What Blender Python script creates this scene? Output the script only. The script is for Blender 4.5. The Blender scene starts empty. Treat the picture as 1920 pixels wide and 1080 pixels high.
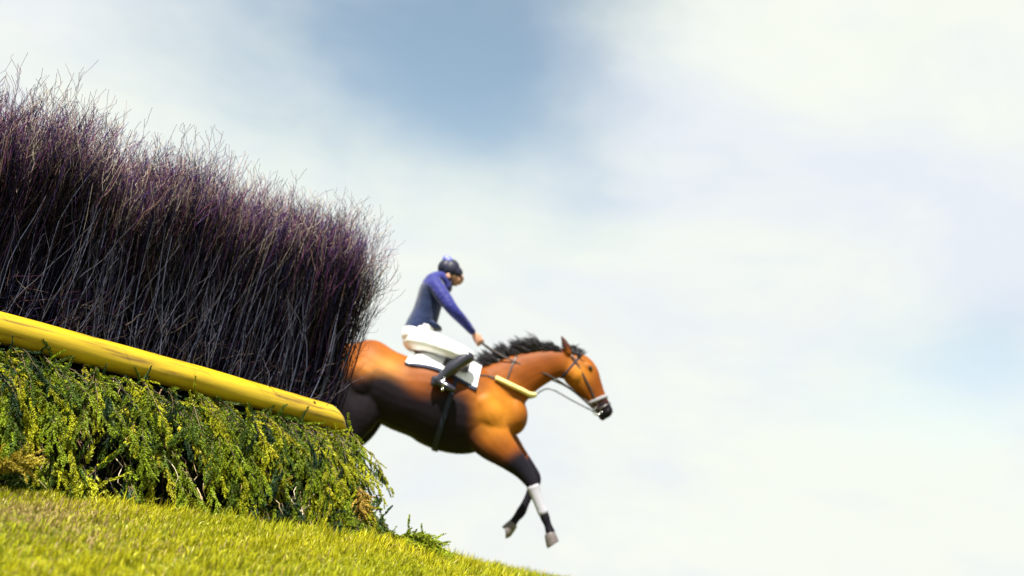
import bpy, math, random
import numpy as np
from mathutils import Vector, Matrix
from mathutils.bvhtree import BVHTree

rng = np.random.default_rng(7)
random.seed(7)
S = bpy.context.scene
COL = S.collection
rad = math.radians

# ------------------------------------------------------------------ camera
FPX = 2059.0
ROLL, PITCH = rad(9.48), rad(14.3)
CAM = np.array([0.0, 0.0, 0.35])
cF = np.array([0, math.cos(PITCH), math.sin(PITCH)])
cR = np.array([1.0, 0, 0])
cU = np.array([0, -math.sin(PITCH), math.cos(PITCH)])
cX = cR * math.cos(ROLL) + cU * math.sin(ROLL)
cY = cU * math.cos(ROLL) - cR * math.sin(ROLL)
cam = bpy.data.cameras.new('camera')
cam.sensor_width = 36.0
cam.lens = FPX * 36.0 / 1920.0
cam.clip_start = 0.05
cam.clip_end = 3000
cam.dof.use_dof = True
cam.dof.focus_distance = 4.9
cam.dof.aperture_fstop = 1.5
camo = bpy.data.objects.new('camera', cam)
COL.objects.link(camo)
M = Matrix.Identity(4)
for i in range(3):
    M[i][0] = cX[i]; M[i][1] = cY[i]; M[i][2] = -cF[i]; M[i][3] = CAM[i]
camo.matrix_world = M
S.camera = camo
S.view_settings.view_transform = 'Standard'
S.view_settings.look = 'None'
S.view_settings.gamma = 1.0
S.view_settings.exposure = 1.65

def at(px, py, y):
    d = cF + cX * (px - 960) / FPX + cY * (540 - py) / FPX
    return CAM + d * (y / d[1])

def pdir(px, py):
    d = cF + cX * (px - 960) / FPX + cY * (540 - py) / FPX
    return d / np.linalg.norm(d)

# ------------------------------------------------------------------ light
SUN_EL, SUN_AZ = rad(60), rad(200)      # azimuth clockwise from +Y: behind the camera, a little to its left
sd = np.array([math.sin(SUN_AZ) * math.cos(SUN_EL), math.cos(SUN_AZ) * math.cos(SUN_EL), math.sin(SUN_EL)])
sun = bpy.data.lights.new('sun', 'SUN')
sun.energy = 5.0
sun.angle = rad(0.5)
sun.color = (1.0, 0.95, 0.85)
suno = bpy.data.objects.new('sun', sun)
suno.rotation_euler = Vector(sd).to_track_quat('Z', 'Y').to_euler()
suno.location = (0, 0, 20)
COL.objects.link(suno)

W = bpy.data.worlds.new('World')
S.world = W
W.use_nodes = True
nt = W.node_tree
for n in list(nt.nodes): nt.nodes.remove(n)
def N(tree, typ, **kw):
    n = tree.nodes.new(typ)
    for k, v in kw.items():
        if k.startswith('i_'):
            n.inputs[k[2:].replace('_', ' ')].default_value = v
        else:
            setattr(n, k, v)
    return n
L = nt.links.new
sky = N(nt, 'ShaderNodeTexSky', sky_type='NISHITA', sun_disc=False, sun_elevation=SUN_EL, sun_rotation=SUN_AZ)
sky.air_density = 1.0; sky.dust_density = 0.6; sky.ozone_density = 1.0
tc = N(nt, 'ShaderNodeTexCoord')
def math_node(tree, op, a, b=None, clamp=False):
    n = tree.nodes.new('ShaderNodeMath'); n.operation = op; n.use_clamp = clamp
    for i, v in enumerate((a, b)):
        if v is None: continue
        if isinstance(v, (int, float)): n.inputs[i].default_value = v
        else: tree.links.new(v, n.inputs[i])
    return n.outputs[0]
def wnoise(scale, detail, rough, dist=0.0, loc=(0, 0, 0), scl=(1, 1, 1)):
    mp = N(nt, 'ShaderNodeMapping'); mp.inputs['Location'].default_value = loc; mp.inputs['Scale'].default_value = scl
    mp.inputs['Rotation'].default_value = (0, rad(-12), 0)
    L(tc.outputs['Generated'], mp.inputs['Vector'])
    n = N(nt, 'ShaderNodeTexNoise'); n.inputs['Scale'].default_value = scale
    n.inputs['Detail'].default_value = detail; n.inputs['Roughness'].default_value = rough
    n.inputs['Distortion'].default_value = dist
    L(mp.outputs[0], n.inputs['Vector'])
    return n.outputs[0]
def blob(px, py, spread):
    """soft round opening in the cloud around the direction through a pixel, spread in degrees"""
    d = pdir(px, py)
    vm = N(nt, 'ShaderNodeVectorMath', operation='DISTANCE')
    L(tc.outputs['Generated'], vm.inputs[0]); vm.inputs[1].default_value = tuple(d)
    q = math_node(nt, 'DIVIDE', vm.outputs['Value'], 2 * math.sin(rad(spread) / 2))
    q = math_node(nt, 'MULTIPLY', q, q)
    return math_node(nt, 'POWER', 2.71828, math_node(nt, 'MULTIPLY', q, -1.0))
acc = None
for (px, py, sp, wgt) in ((960, 60, 7.0, .34), (700, 70, 7.5, .26), (1000, 230, 6.0, .26), (400, 100, 8, .26), (860, 130, 4.0, .14),
                          (800, 230, 5.5, .20), (1060, -250, 8, .4), (1890, 650, 3.8, .40), (1680, 740, 4.5, .26), (560, -200, 7, .3),
                          (1100, 400, 3.6, .14)):
    b = math_node(nt, 'MULTIPLY', blob(px, py, sp), wgt)
    acc = b if acc is None else math_node(nt, 'ADD', acc, b)
nz = wnoise(4.2, 6, .55, .3, (3.1, 0, 1.7), (1, 1, 1.7))
nz2 = wnoise(11, 5, .55, .2, (0.4, 2, 5.0), (1, 1, 1.8))
v = math_node(nt, 'ADD', acc, math_node(nt, 'MULTIPLY', math_node(nt, 'SUBTRACT', nz, .5), .55))
v = math_node(nt, 'ADD', v, math_node(nt, 'MULTIPLY', math_node(nt, 'SUBTRACT', nz2, .5), .34))
openf = N(nt, 'ShaderNodeMapRange', interpolation_type='SMOOTHSTEP')
openf.inputs['From Min'].default_value = 0.0; openf.inputs['From Max'].default_value = .92
L(v, openf.inputs['Value'])
cr = N(nt, 'ShaderNodeValToRGB')
cr.color_ramp.elements[0].position = .33; cr.color_ramp.elements[0].color = (2.62, 2.76, 2.98, 1)
cr.color_ramp.elements[1].position = .60; cr.color_ramp.elements[1].color = (2.98, 3.10, 2.85, 1)
n3 = wnoise(3.0, 6, .6, .4, (7.3, 1, 0.2), (1, 1, 2.2))
L(n3, cr.inputs[0])
skb = N(nt, 'ShaderNodeVectorMath', operation='MULTIPLY'); skb.inputs[1].default_value = (.80, .72, .56)
L(sky.outputs[0], skb.inputs[0])
mix = N(nt, 'ShaderNodeMix', data_type='RGBA')
L(openf.outputs[0], mix.inputs[0]); L(cr.outputs[0], mix.inputs[6]); L(skb.outputs[0], mix.inputs[7])
bg = N(nt, 'ShaderNodeBackground'); bg.inputs[1].default_value = 0.10
L(mix.outputs[2], bg.inputs[0])
wo = N(nt, 'ShaderNodeOutputWorld'); L(bg.outputs[0], wo.inputs[0])

# ------------------------------------------------------------------ helpers
def tag(o, label=None, cat=None, group=None, kind=None):
    if label: o['label'] = label
    if cat: o['category'] = cat
    if group: o['group'] = group
    if kind: o['kind'] = kind
    return o

def link(name, me, mat, parent=None, smooth=True):
    o = bpy.data.objects.new(name, me)
    COL.objects.link(o)
    if mat is not None and not me.materials: me.materials.append(mat)
    if smooth: me.shade_smooth()
    if parent is not None:
        o.parent = parent
        o.matrix_parent_inverse = parent.matrix_world.inverted()
    return o

def np_mesh(name, verts, quads, color=None):
    verts = np.asarray(verts, np.float32); quads = np.asarray(quads, np.int32)
    k = quads.shape[1]
    me = bpy.data.meshes.new(name)
    me.vertices.add(len(verts)); me.vertices.foreach_set('co', verts.ravel())
    me.loops.add(quads.size); me.loops.foreach_set('vertex_index', quads.ravel())
    me.polygons.add(len(quads))
    me.polygons.foreach_set('loop_start', np.arange(0, quads.size, k, dtype=np.int32))
    me.polygons.foreach_set('loop_total', np.full(len(quads), k, np.int32))
    me.update(calc_edges=True); me.validate()
    if color is not None: set_color(me, color)
    return me

def set_color(me, c):
    a = me.color_attributes.new('Col', 'FLOAT_COLOR', 'POINT')
    cc = np.ones((len(me.vertices), 4), np.float32); cc[:, :3] = c
    a.data.foreach_set('color', cc.ravel())

def tubes(paths, radii, sides=3, ref=(0.31, 0.93, 0.17)):
    """paths (N,K,3), radii (N,K) -> verts, quads"""
    paths = np.asarray(paths, float); Np, K, _ = paths.shape
    t = np.gradient(paths, axis=1); t /= np.linalg.norm(t, axis=2, keepdims=True) + 1e-9
    r = np.broadcast_to(np.asarray(ref, float), t.shape)
    u = np.cross(t, r); u /= np.linalg.norm(u, axis=2, keepdims=True) + 1e-9
    w = np.cross(t, u)
    ang = np.arange(sides) * 2 * math.pi / sides
    v = paths[:, :, None, :] + radii[:, :, None, None] * (u[:, :, None, :] * np.cos(ang)[None, None, :, None] + w[:, :, None, :] * np.sin(ang)[None, None, :, None])
    v = v.reshape(-1, 3)
    base = np.arange(Np)[:, None, None] * K * sides + np.arange(K - 1)[None, :, None] * sides
    j = np.arange(sides)[None, None, :]; j2 = (j + 1) % sides
    q = np.stack([base + j, base + j2, base + sides + j2, base + sides + j], -1).reshape(-1, 4)
    return v, q

def catmull(P, sub):
    P = np.asarray(P, float)
    Q = np.vstack([2 * P[0] - P[1], P, 2 * P[-1] - P[-2]])
    out = []
    for i in range(1, len(Q) - 2):
        for k in range(sub):
            t = k / sub
            out.append(.5 * ((2 * Q[i]) + (-Q[i - 1] + Q[i + 1]) * t + (2 * Q[i - 1] - 5 * Q[i] + 4 * Q[i + 1] - Q[i + 2]) * t * t + (-Q[i - 1] + 3 * Q[i] - 3 * Q[i + 1] + Q[i + 2]) * t ** 3))
    out.append(P[-1])
    return np.array(out)

class Loft:
    """elliptic rings along a smooth path; nodes = (x,y,z,half_height,half_width)"""
    def __init__(self, nodes, sub=4, sides=20, lateral=(0, 1, 0), caps=True):
        A = catmull(nodes, sub)
        self.P, self.h, self.w = A[:, :3], np.maximum(A[:, 3], 1e-4), np.maximum(A[:, 4], 1e-4)
        T = np.gradient(self.P, axis=0); T /= np.linalg.norm(T, axis=1, keepdims=True)
        lat = np.asarray(lateral, float)
        Lt = lat - (T @ lat)[:, None] * T; Lt /= np.linalg.norm(Lt, axis=1, keepdims=True)
        self.T, self.L, self.H = T, Lt, np.cross(T, Lt)
        self.sides, self.sub, self.caps = sides, sub, caps
    def pt(self, u, th, off=0.0):
        """u in node units, th radians from the top (+H), positive th towards -lateral (the camera's side)"""
        f = min(max(u * self.sub, 0), len(self.P) - 1.001); i = int(f); a = f - i
        g = lambda X: X[i] * (1 - a) + X[i + 1] * a
        return g(self.P) + g(self.H) * (g(self.h) + off) * math.cos(th) - g(self.L) * (g(self.w) + off) * math.sin(th)
    def geo(self, off=0.0):
        n = self.sides; ang = np.arange(n) * 2 * math.pi / n
        P, h, w, H, Lt, T = self.P, self.h + off, self.w + off, self.H, self.L, self.T
        if self.caps:
            def cap(i, sgn):
                r = []
                m = min(h[i], w[i])
                for a in (80, 60, 38, 18):
                    a = rad(a)
                    r.append((P[i] + sgn * T[i] * m * math.sin(a) * .9, h[i] * math.cos(a), w[i] * math.cos(a), H[i], Lt[i]))
                return r
            st = cap(0, -1); en = cap(-1, 1)[::-1]
        else: st, en = [], []
        R = st + [(P[i], h[i], w[i], H[i], Lt[i]) for i in range(len(P))] + en
        vs = []
        for (p, hh, ww, Hh, Ll) in R:
            for a in ang: vs.append(p + Hh * hh * math.cos(a) - Ll * ww * math.sin(a))
        F = []
        for i in range(len(R) - 1):
            for j in range(n):
                F.append((i * n + j, i * n + (j + 1) % n, (i + 1) * n + (j + 1) % n, (i + 1) * n + j))
        c0 = len(vs); vs.append(np.mean(vs[:n], axis=0)); c1 = len(vs); vs.append(np.mean(vs[(len(R) - 1) * n:(len(R)) * n], axis=0))
        for j in range(n):
            F.append((c0, (j + 1) % n, j)); F.append((c1, (len(R) - 1) * n + j, (len(R) - 1) * n + (j + 1) % n))
        return vs, F

def join_geo(parts):
    V, F = [], []
    for v, f in parts:
        b = len(V); V += [tuple(x) for x in v]; F += [tuple(int(i) + b for i in q) for q in f]
    return V, F

def py_mesh(name, parts):
    V, F = join_geo(parts)
    me = bpy.data.meshes.new(name); me.from_pydata(V, [], F); me.validate(); me.update()
    return me

def fuse(name, parts, voxel, smooth=6, fac=.5):
    """one continuous skin over overlapping closed shapes"""
    me = py_mesh(name + '_raw', parts)
    o = bpy.data.objects.new(name + '_raw', me); COL.objects.link(o)
    m = o.modifiers.new('r', 'REMESH'); m.mode = 'VOXEL'; m.voxel_size = voxel; m.adaptivity = 0
    if smooth:
        s = o.modifiers.new('s', 'SMOOTH'); s.factor = fac; s.iterations = smooth
    dg = bpy.context.evaluated_depsgraph_get(); dg.update()
    out = bpy.data.meshes.new_from_object(o.evaluated_get(dg)); out.name = name
    bpy.data.objects.remove(o); bpy.data.meshes.remove(me)
    return out

def co_of(me):
    a = np.empty(len(me.vertices) * 3, np.float32); me.vertices.foreach_get('co', a); return a.reshape(-1, 3)

def ball(c, r, n=12, squash=(1, 1, 1)):
    V, F = [], []
    for i in range(n + 1):
        a = math.pi * i / n
        for j in range(n * 2):
            b = math.pi * j / n
            V.append((c[0] + r * squash[0] * math.sin(a) * math.cos(b), c[1] + r * squash[1] * math.sin(a) * math.sin(b), c[2] + r * squash[2] * math.cos(a)))
    for i in range(n):
        for j in range(n * 2):
            q = (i * 2 * n + j, (i + 1) * 2 * n + j, (i + 1) * 2 * n + (j + 1) % (2 * n), i * 2 * n + (j + 1) % (2 * n))
            F.append(q)
    return V, F

def strap(points, width, thick, normals, sub=4):
    """flat ribbon with thickness; normals = outward direction at each point"""
    P = catmull(points, sub); Nn = catmull(normals, sub)
    T = np.gradient(P, axis=0); T /= np.linalg.norm(T, axis=1, keepdims=True) + 1e-9
    Nn = Nn - (Nn * T).sum(1)[:, None] * T; Nn /= np.linalg.norm(Nn, axis=1, keepdims=True) + 1e-9
    B = np.cross(T, Nn)
    V = []
    for p, n, b in zip(P, Nn, B):
        for (x, y) in ((-1, -.4), (-.8, .5), (.8, .5), (1, -.4)): V.append(p + b * x * width / 2 + n * y * thick)
    F = []
    k = len(P)
    for i in range(k - 1):
        for j in range(4): F.append((i * 4 + j, i * 4 + (j + 1) % 4, i * 4 + 4 + (j + 1) % 4, i * 4 + 4 + j))
    F.append((3, 2, 1, 0)); F.append(tuple((k - 1) * 4 + j for j in range(4)))
    return V, F

def tube1(points, r, sides=8, sub=4, ref=(0.1, .3, 1)):
    P = catmull(points, sub)
    if np.isscalar(r): R = np.full(len(P), r)
    else: R = catmull(np.array(r)[:, None], sub)[:, 0]
    v, q = tubes(P[None], R[None], sides, ref)
    F = [tuple(x) for x in q]
    F.append(tuple(range(sides))[::-1]); F.append(tuple(range(len(v) - sides, len(v))))
    return list(v), F

# ------------------------------------------------------------------ materials
def mat(name, base=(.5, .5, .5), rough=.6, spec=.5, metallic=0, vcol=False, var=0.0, scale=20, bump=0.0, bscale=200, sheen=0, trans=0, stretch=None, col2=None):
    m = bpy.data.materials.new(name); m.use_nodes = True
    t = m.node_tree; b = t.nodes['Principled BSDF']
    b.inputs['Roughness'].default_value = rough; b.inputs['Specular IOR Level'].default_value = spec
    b.inputs['Metallic'].default_value = metallic
    if sheen: b.inputs['Sheen Weight'].default_value = sheen
    tcn = N(t, 'ShaderNodeTexCoord'); vec = tcn.outputs['Object']
    if stretch:
        mp = N(t, 'ShaderNodeMapping'); mp.inputs['Scale'].default_value = stretch
        t.links.new(vec, mp.inputs['Vector']); vec = mp.outputs[0]
    if vcol:
        a = N(t, 'ShaderNodeVertexColor', layer_name='Col'); c = a.outputs[0]
    else:
        rg = N(t, 'ShaderNodeRGB'); rg.outputs[0].default_value = (*base, 1); c = rg.outputs[0]
    if var or col2:
        n = N(t, 'ShaderNodeTexNoise'); n.inputs['Scale'].default_value = scale; n.inputs['Detail'].default_value = 5
        t.links.new(vec, n.inputs['Vector'])
        if col2:
            rp = N(t, 'ShaderNodeMapRange'); rp.inputs['From Min'].default_value = .42; rp.inputs['From Max'].default_value = .7
            t.links.new(n.outputs[0], rp.inputs['Value'])
            mx = N(t, 'ShaderNodeMix', data_type='RGBA'); mx.inputs[7].default_value = (*col2, 1)
            t.links.new(rp.outputs[0], mx.inputs[0]); t.links.new(c, mx.inputs[6]); c = mx.outputs[2]
        if var:
            hs = N(t, 'ShaderNodeHueSaturation')
            vv = math_node(t, 'ADD', math_node(t, 'MULTIPLY', math_node(t, 'SUBTRACT', n.outputs[0], .5), var * 2), 1.0)
            t.links.new(vv, hs.inputs['Value']); t.links.new(c, hs.inputs['Color']); c = hs.outputs[0]
    t.links.new(c, b.inputs['Base Color'])
    if bump:
        n2 = N(t, 'ShaderNodeTexNoise'); n2.inputs['Scale'].default_value = bscale; n2.inputs['Detail'].default_value = 4
        t.links.new(vec, n2.inputs['Vector'])
        bp = N(t, 'ShaderNodeBump'); bp.inputs['Strength'].default_value = bump; bp.inputs['Distance'].default_value = .01
        t.links.new(n2.outputs[0], bp.inputs['Height']); t.links.new(bp.outputs[0], b.inputs['Normal'])
        bp.inputs['Distance'].default_value = .04 if bscale < 40 else .01
    if trans:
        tr = N(t, 'ShaderNodeBsdfTranslucent'); t.links.new(c, tr.inputs['Color'])
        ms = N(t, 'ShaderNodeMixShader'); ms.inputs[0].default_value = trans
        t.links.new(b.outputs[0], ms.inputs[1]); t.links.new(tr.outputs[0], ms.inputs[2])
        t.links.new(ms.outputs[0], t.nodes['Material Output'].inputs[0])
    return m

# ------------------------------------------------------------------ fence frame of reference
FO = np.array([-2.184, 4.8, 0.0]); fa = rad(46.08)
FD = np.array([math.cos(fa), math.sin(fa), 0]); FN = np.array([math.sin(fa), -math.cos(fa), 0])
def fw(s, t, z):
    s, t, z = np.broadcast_arrays(s, t, z)
    return FO + s[..., None] * FD + t[..., None] * FN + z[..., None] * np.array([0, 0, 1.0])

def sstep(x): x = np.clip(x, 0, 1); return x * x * (3 - 2 * x)
def ground_z(x, y):
    x = np.asarray(x, float); y = np.asarray(y, float)
    z = .335 * sstep((y - 1.8) / 3.0)
    z = z + .030 * np.exp(-((x + .65) / 1.0) ** 2 - ((y - 6.1) / 1.3) ** 2)
    z = z + .012 * np.sin(x * 2.3 + 1) * np.sin(y * 1.9 + .5) * sstep((y - 1) / 3) 
    z = z - .05 * sstep((y - 9) / 8) - .9 * sstep((y - 25) / 200)
    z = z - .22 * sstep((x + .45) / 1.4) * (1 - sstep((y - 4.5) / 4)) 
    return z

# ------------------------------------------------------------------ ground
def axis_vals(lo, hi, near0, near1, step):
    a = list(np.arange(near0, near1 + 1e-6, step)); x = near1; s = step
    while x < hi: s *= 1.25; x += s; a.append(x)
    x = near0; s = step
    while x > lo: s *= 1.25; x -= s; a.insert(0, x)
    return np.array(a)
gx = axis_vals(-900, 900, -5, 4, .08); gy = axis_vals(-300, 1500, 0, 11, .08)
GX, GY = np.meshgrid(gx, gy)
gv = np.stack([GX, GY, ground_z(GX, GY)], -1).reshape(-1, 3)
nx = len(gx); ii, jj = np.meshgrid(np.arange(nx - 1), np.arange(len(gy) - 1))
b0 = (jj * nx + ii).ravel()
gq = np.stack([b0, b0 + 1, b0 + nx + 1, b0 + nx], -1)
m_ground = mat('turf_soil', (.07, .085, .008), .95, .1, var=.5, scale=6, col2=(.12, .13, .012))
tag(link('ground', np_mesh('ground', gv, gq), m_ground), kind='structure')

# grass blades
def smooth_noise(x, y, f, seed):
    r = np.random.default_rng(seed); out = np.zeros_like(x)
    for _ in range(7):
        a = r.uniform(0, 2 * math.pi); ph = r.uniform(0, 6.28); ff = f * r.uniform(.6, 1.7)
        out += np.sin((x * math.cos(a) + y * math.sin(a)) * ff + ph)
    return out / 7
def blades(n, x0, x1, y0, y1, lo, hi, width):
    x = rng.uniform(x0, x1, n); y = rng.uniform(y0, y1, n)
    rel = np.stack([x - FO[0], y - FO[1]], -1); s = rel @ FD[:2]; t = rel @ FN[:2]
    keep = ~((s < 2.1) & (t < .30) & (t > -1.0))
    x, y = x[keep], y[keep]; n = len(x)
    # leave out what lies outside the picture with a margin
    p = np.stack([x, y, ground_z(x, y)], -1) - CAM
    d = p @ cF; px = 960 + FPX * (p @ cX) / np.maximum(d, .1); py = 540 - FPX * (p @ cY) / np.maximum(d, .1)
    keep = (px > -700) & (px < 2300) & (py < 1500) & (d > .5)
    x, y = x[keep], y[keep]; n = len(x)
    z = ground_z(x, y) - .004
    patch = smooth_noise(x, y, 5, 3); fine = smooth_noise(x, y, 23, 5); tuft = np.exp(2.0 * smooth_noise(x, y, 34, 8))
    h = rng.uniform(lo, hi, n) * (1 + .35 * patch + .3 * fine) * np.clip(tuft, .6, 1.6)
    a = rng.uniform(0, 2 * math.pi, n); lean = rng.normal(0, .35, n); la = rng.uniform(0, 6.28, n)
    wd = np.stack([np.cos(a), np.sin(a), 0 * a], -1) * (width * rng.uniform(.6, 1.3, n))[:, None]
    ld = np.stack([np.cos(la) * np.abs(lean) + .12, np.sin(la) * np.abs(lean) - .05, 0 * la], -1)
    b = np.stack([x, y, z], -1); up = np.array([0, 0, 1.0])
    m = b + ld * (h * .35)[:, None] + up * (h * .6)[:, None]
    e = b + ld * (h * 1.0)[:, None] + up * (h * (1 - .25 * np.abs(lean)))[:, None]
    V = np.stack([b - wd, b + wd, m - wd * .8, m + wd * .8, e - wd * .12, e + wd * .12], 1).reshape(-1, 3)
    k = np.arange(n)[:, None] * 6
    Q = np.concatenate([k + np.array([[0, 1, 3, 2]]), k + np.array([[2, 3, 5, 4]])], 0)
    g = np.array([.26, .28, .004]); yl = np.array([.40, .36, .006]); dk = np.array([.08, .12, .006]); tan = np.array([.36, .26, .10])
    r1 = rng.random(n)[:, None]; pn = np.clip(.5 + patch * .9, 0, 1)[:, None]
    c = g * (1 - pn) + yl * pn
    c = c * (1 - .55 * (r1 < .22)) + dk * .55 * (r1 < .22)
    tx, ty, _ = at(60, 965, 4.0)
    dead = np.exp(-(((x - tx) / .22) ** 2 + ((y - ty) / .35) ** 2))
    tx2, ty2, _ = at(190, 1010, 3.7)
    dead += .45 * np.exp(-(((x - tx2) / .2) ** 2 + ((y - ty2) / .15) ** 2))
    isd = (rng.random(n) < dead * .75 + .045)[:, None]
    c = np.where(isd, tan * rng.uniform(.6, 1.1, n)[:, None], c) * rng.uniform(.72, 1.25, n)[:, None]
    C = np.repeat(c[:, None, :], 6, 1); C[:, :2] *= .7  # blade roots darkened, painting in the shade at their base
    return V, Q, C.reshape(-1, 3)
gs = [blades(230000, -3.2, 1.2, 2.2, 5.6, .014, .032, .0022), blades(60000, -3.6, 2.2, 4.8, 8.5, .03, .055, .003),
      blades(14000, -4, 3, .8, 2.3, .02, .05, .002), blades(22000, -6, 6, 8.5, 16, .03, .06, .006)]
V = np.concatenate([g[0] for g in gs]); off = np.cumsum([0] + [len(g[0]) for g in gs])
Q = np.concatenate([g[1] + off[i] for i, g in enumerate(gs)]); C = np.concatenate([g[2] for g in gs])
m_grass = mat('grass_blade', rough=.5, spec=.35, vcol=True, trans=.25)
tag(link('grass', np_mesh('grass', V, Q, C), m_grass, smooth=False), 'short yellow green turf on the bank below the fence', 'grass', kind='stuff')

# ------------------------------------------------------------------ birch hedge
def ztop(s):
    z = 1.815 + .105 * np.clip(s, 0, 2) + .05 * np.sin(s * 2.1 + .6) + .06 * np.exp(-((s + .05) / .38) ** 2) - .08 * np.exp(-((s - .52) / .12) ** 2) + .025 * np.sin(s * 9)
    return z
def ztop_at(P):
    return ztop((P - FO) @ FD)
def wobble(n, K, amp):
    w = np.zeros((n, K, 2)); u = np.linspace(0, 1, K)
    for f in (1, 2, 3.3, 5):
        ph = rng.uniform(0, 6.28, (n, 1, 2)); w += np.sin(u[None, :, None] * f * 3.1 + ph) * rng.normal(0, amp / f ** .8, (n, 1, 2))
    return w - w[:, :1]
SEND = 1.985
def birch_stems(n, s0, s1, t0, t1, K=9, r0=.0042, tall=0.0, tone=None):
    s = rng.uniform(s0, s1, n); t = rng.uniform(t0, t1, n)
    top = ztop(s) + rng.normal(0, .06, n) + .055 * np.sin(s * 19 + 3 * np.sin(t * 7)) + tall - .10 * rng.random(n) ** 2
    u = np.linspace(0, 1, K)
    z = .50 + (top - .50)[:, None] * u[None]
    ends = np.clip((s - (SEND - .45)) / .45, 0, 1)
    ls = rng.normal(-.03, .10, n) - .06 * ends * rng.uniform(.3, 1.1, n); lt = rng.normal(.0, .05, n) + .06 * np.clip((t + .3) / .2, 0, 1)
    w = wobble(n, K, .012)
    ss = s[:, None] + ls[:, None] * u[None] ** 1.5 + w[..., 0]; tt = t[:, None] + lt[:, None] * u[None] ** 1.5 + w[..., 1]
    P = fw(ss, tt, z)
    R = r0 * np.clip(rng.lognormal(-.15, .38, n), .45, 2.3)[:, None] * (1 - .72 * u)[None]
    return P, R, s, t
pal = np.array([[.003, .003, .012], [.006, .006, .022], [.003, .003, .014], [.012, .012, .028], [.035, .034, .055], [.014, .007, .020]])
palt = np.array([[.02, .012, .045], [.16, .045, .13], [.012, .014, .06], [.26, .16, .13], [.48, .40, .34], [.006, .005, .020], [.10, .055, .19]])
VV, QQ, CC = [], [], []; cnt = 0
def push(v, q, c):
    global cnt
    VV.append(v); QQ.append(q + cnt); CC.append(c); cnt += len(v)
def add_branches(P, R, per, lo, hi, l0, l1, spread, K=6, sides=3, pscale=1.0, probs=None):
    n, KK, _ = P.shape
    m = n * per
    idx = np.repeat(np.arange(n), per)
    f = rng.uniform(lo, hi, m) * (KK - 1); i = np.minimum(f.astype(int), KK - 2); a = (f - i)[:, None]
    root = P[idx, i] * (1 - a) + P[idx, i + 1] * a
    T = P[idx, i + 1] - P[idx, i]; T /= np.linalg.norm(T, axis=1, keepdims=True)
    rd = rng.normal(0, 1, (m, 3)); rd -= (rd * T).sum(1)[:, None] * T; rd /= np.linalg.norm(rd, axis=1, keepdims=True)
    ang = rng.uniform(spread * .5, spread, m)[:, None]
    D = T * np.cos(ang) + rd * np.sin(ang)
    ln = rng.uniform(l0, l1, m)[:, None, None]
    u = np.linspace(0, 1, K)[None, :, None]
    w = wobble(m, K, .013)
    path = root[:, None] + D[:, None] * u * ln + np.array([0, 0, .35]) * (u ** 2) * ln * ang[:, None]
    path[..., 0] += w[..., 0]; path[..., 1] += w[..., 1]
    r = (R[idx, i] * .72)[:, None] * (1 - .7 * u[..., 0]) * pscale
    r = np.maximum(r, .0009)
    v, q = tubes(path, r, sides)
    c = palt[rng.choice(len(palt), m, p=probs)] * rng.uniform(.6, 1.3, m)[:, None]
    if probs is None: c = c * (.03 + 1.0 * sstep((path[:, -1, 2] - ztop_at(path[:, -1]) + .11) / .24))[:, None]  # lower twigs darkened to paint in the hedge's inner shade, tips kept as sunlit
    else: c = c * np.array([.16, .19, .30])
    push(v, q, np.repeat(c, K * sides, 0))
    return path, r
def stems(n, s0, s1, t0, t1, per, **kw):
    P, R, s, t = birch_stems(n, s0, s1, t0, t1, **kw)
    K = P.shape[1]
    v, q = tubes(P, R, 3)
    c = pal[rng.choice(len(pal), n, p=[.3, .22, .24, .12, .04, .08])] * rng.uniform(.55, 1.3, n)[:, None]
    # bark turns redder in the young wood at the tips, and paler to paint in sunlight
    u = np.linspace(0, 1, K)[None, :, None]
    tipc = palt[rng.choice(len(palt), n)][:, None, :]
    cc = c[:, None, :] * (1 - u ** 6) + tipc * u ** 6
    push(v, q, np.repeat(cc.reshape(-1, 3), 3, 0))
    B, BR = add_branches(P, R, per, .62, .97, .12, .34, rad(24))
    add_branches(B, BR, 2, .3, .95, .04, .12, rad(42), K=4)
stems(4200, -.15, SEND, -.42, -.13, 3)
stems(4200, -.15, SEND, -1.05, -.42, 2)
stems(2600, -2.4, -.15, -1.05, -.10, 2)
# fringe of short brush filling the end face
stems(1500, SEND - .16, SEND + .03, -1.0, -.12, 4)
stems(1700, SEND - .32, SEND - .02, -1.0, -.12, 2, tall=-.12)
# pale, crooked, forked branches lying over the front face
P, R, s, t = birch_stems(150, -.1, SEND - .22, -.13, -.06, K=12, r0=.0042, tall=-.25)
zr = rng.uniform(.0, .5, 150)
sl = rng.normal(.03, .13, 150)[:, None] * np.linspace(0, 1, 12)[None]
P = P + sl[..., None] * FD; P[..., 2] -= zr[:, None] * np.linspace(1, .3, 12)[None] * .2
w = wobble(150, 12, .022); P = P + w[..., 0:1] * FD + w[..., 1:2] * FN * .5
v, q = tubes(P, R, 4); c = np.array([.055, .062, .10]) * (rng.uniform(.1, 1.2, 150) ** 1.3)[:, None]
push(v, q, np.repeat(c, 48, 0))
B, BR = add_branches(P, R, 3, .3, .9, .15, .45, rad(30), K=8, pscale=1.1, probs=[.1, .05, .25, .2, .3, .1, 0])
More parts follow.
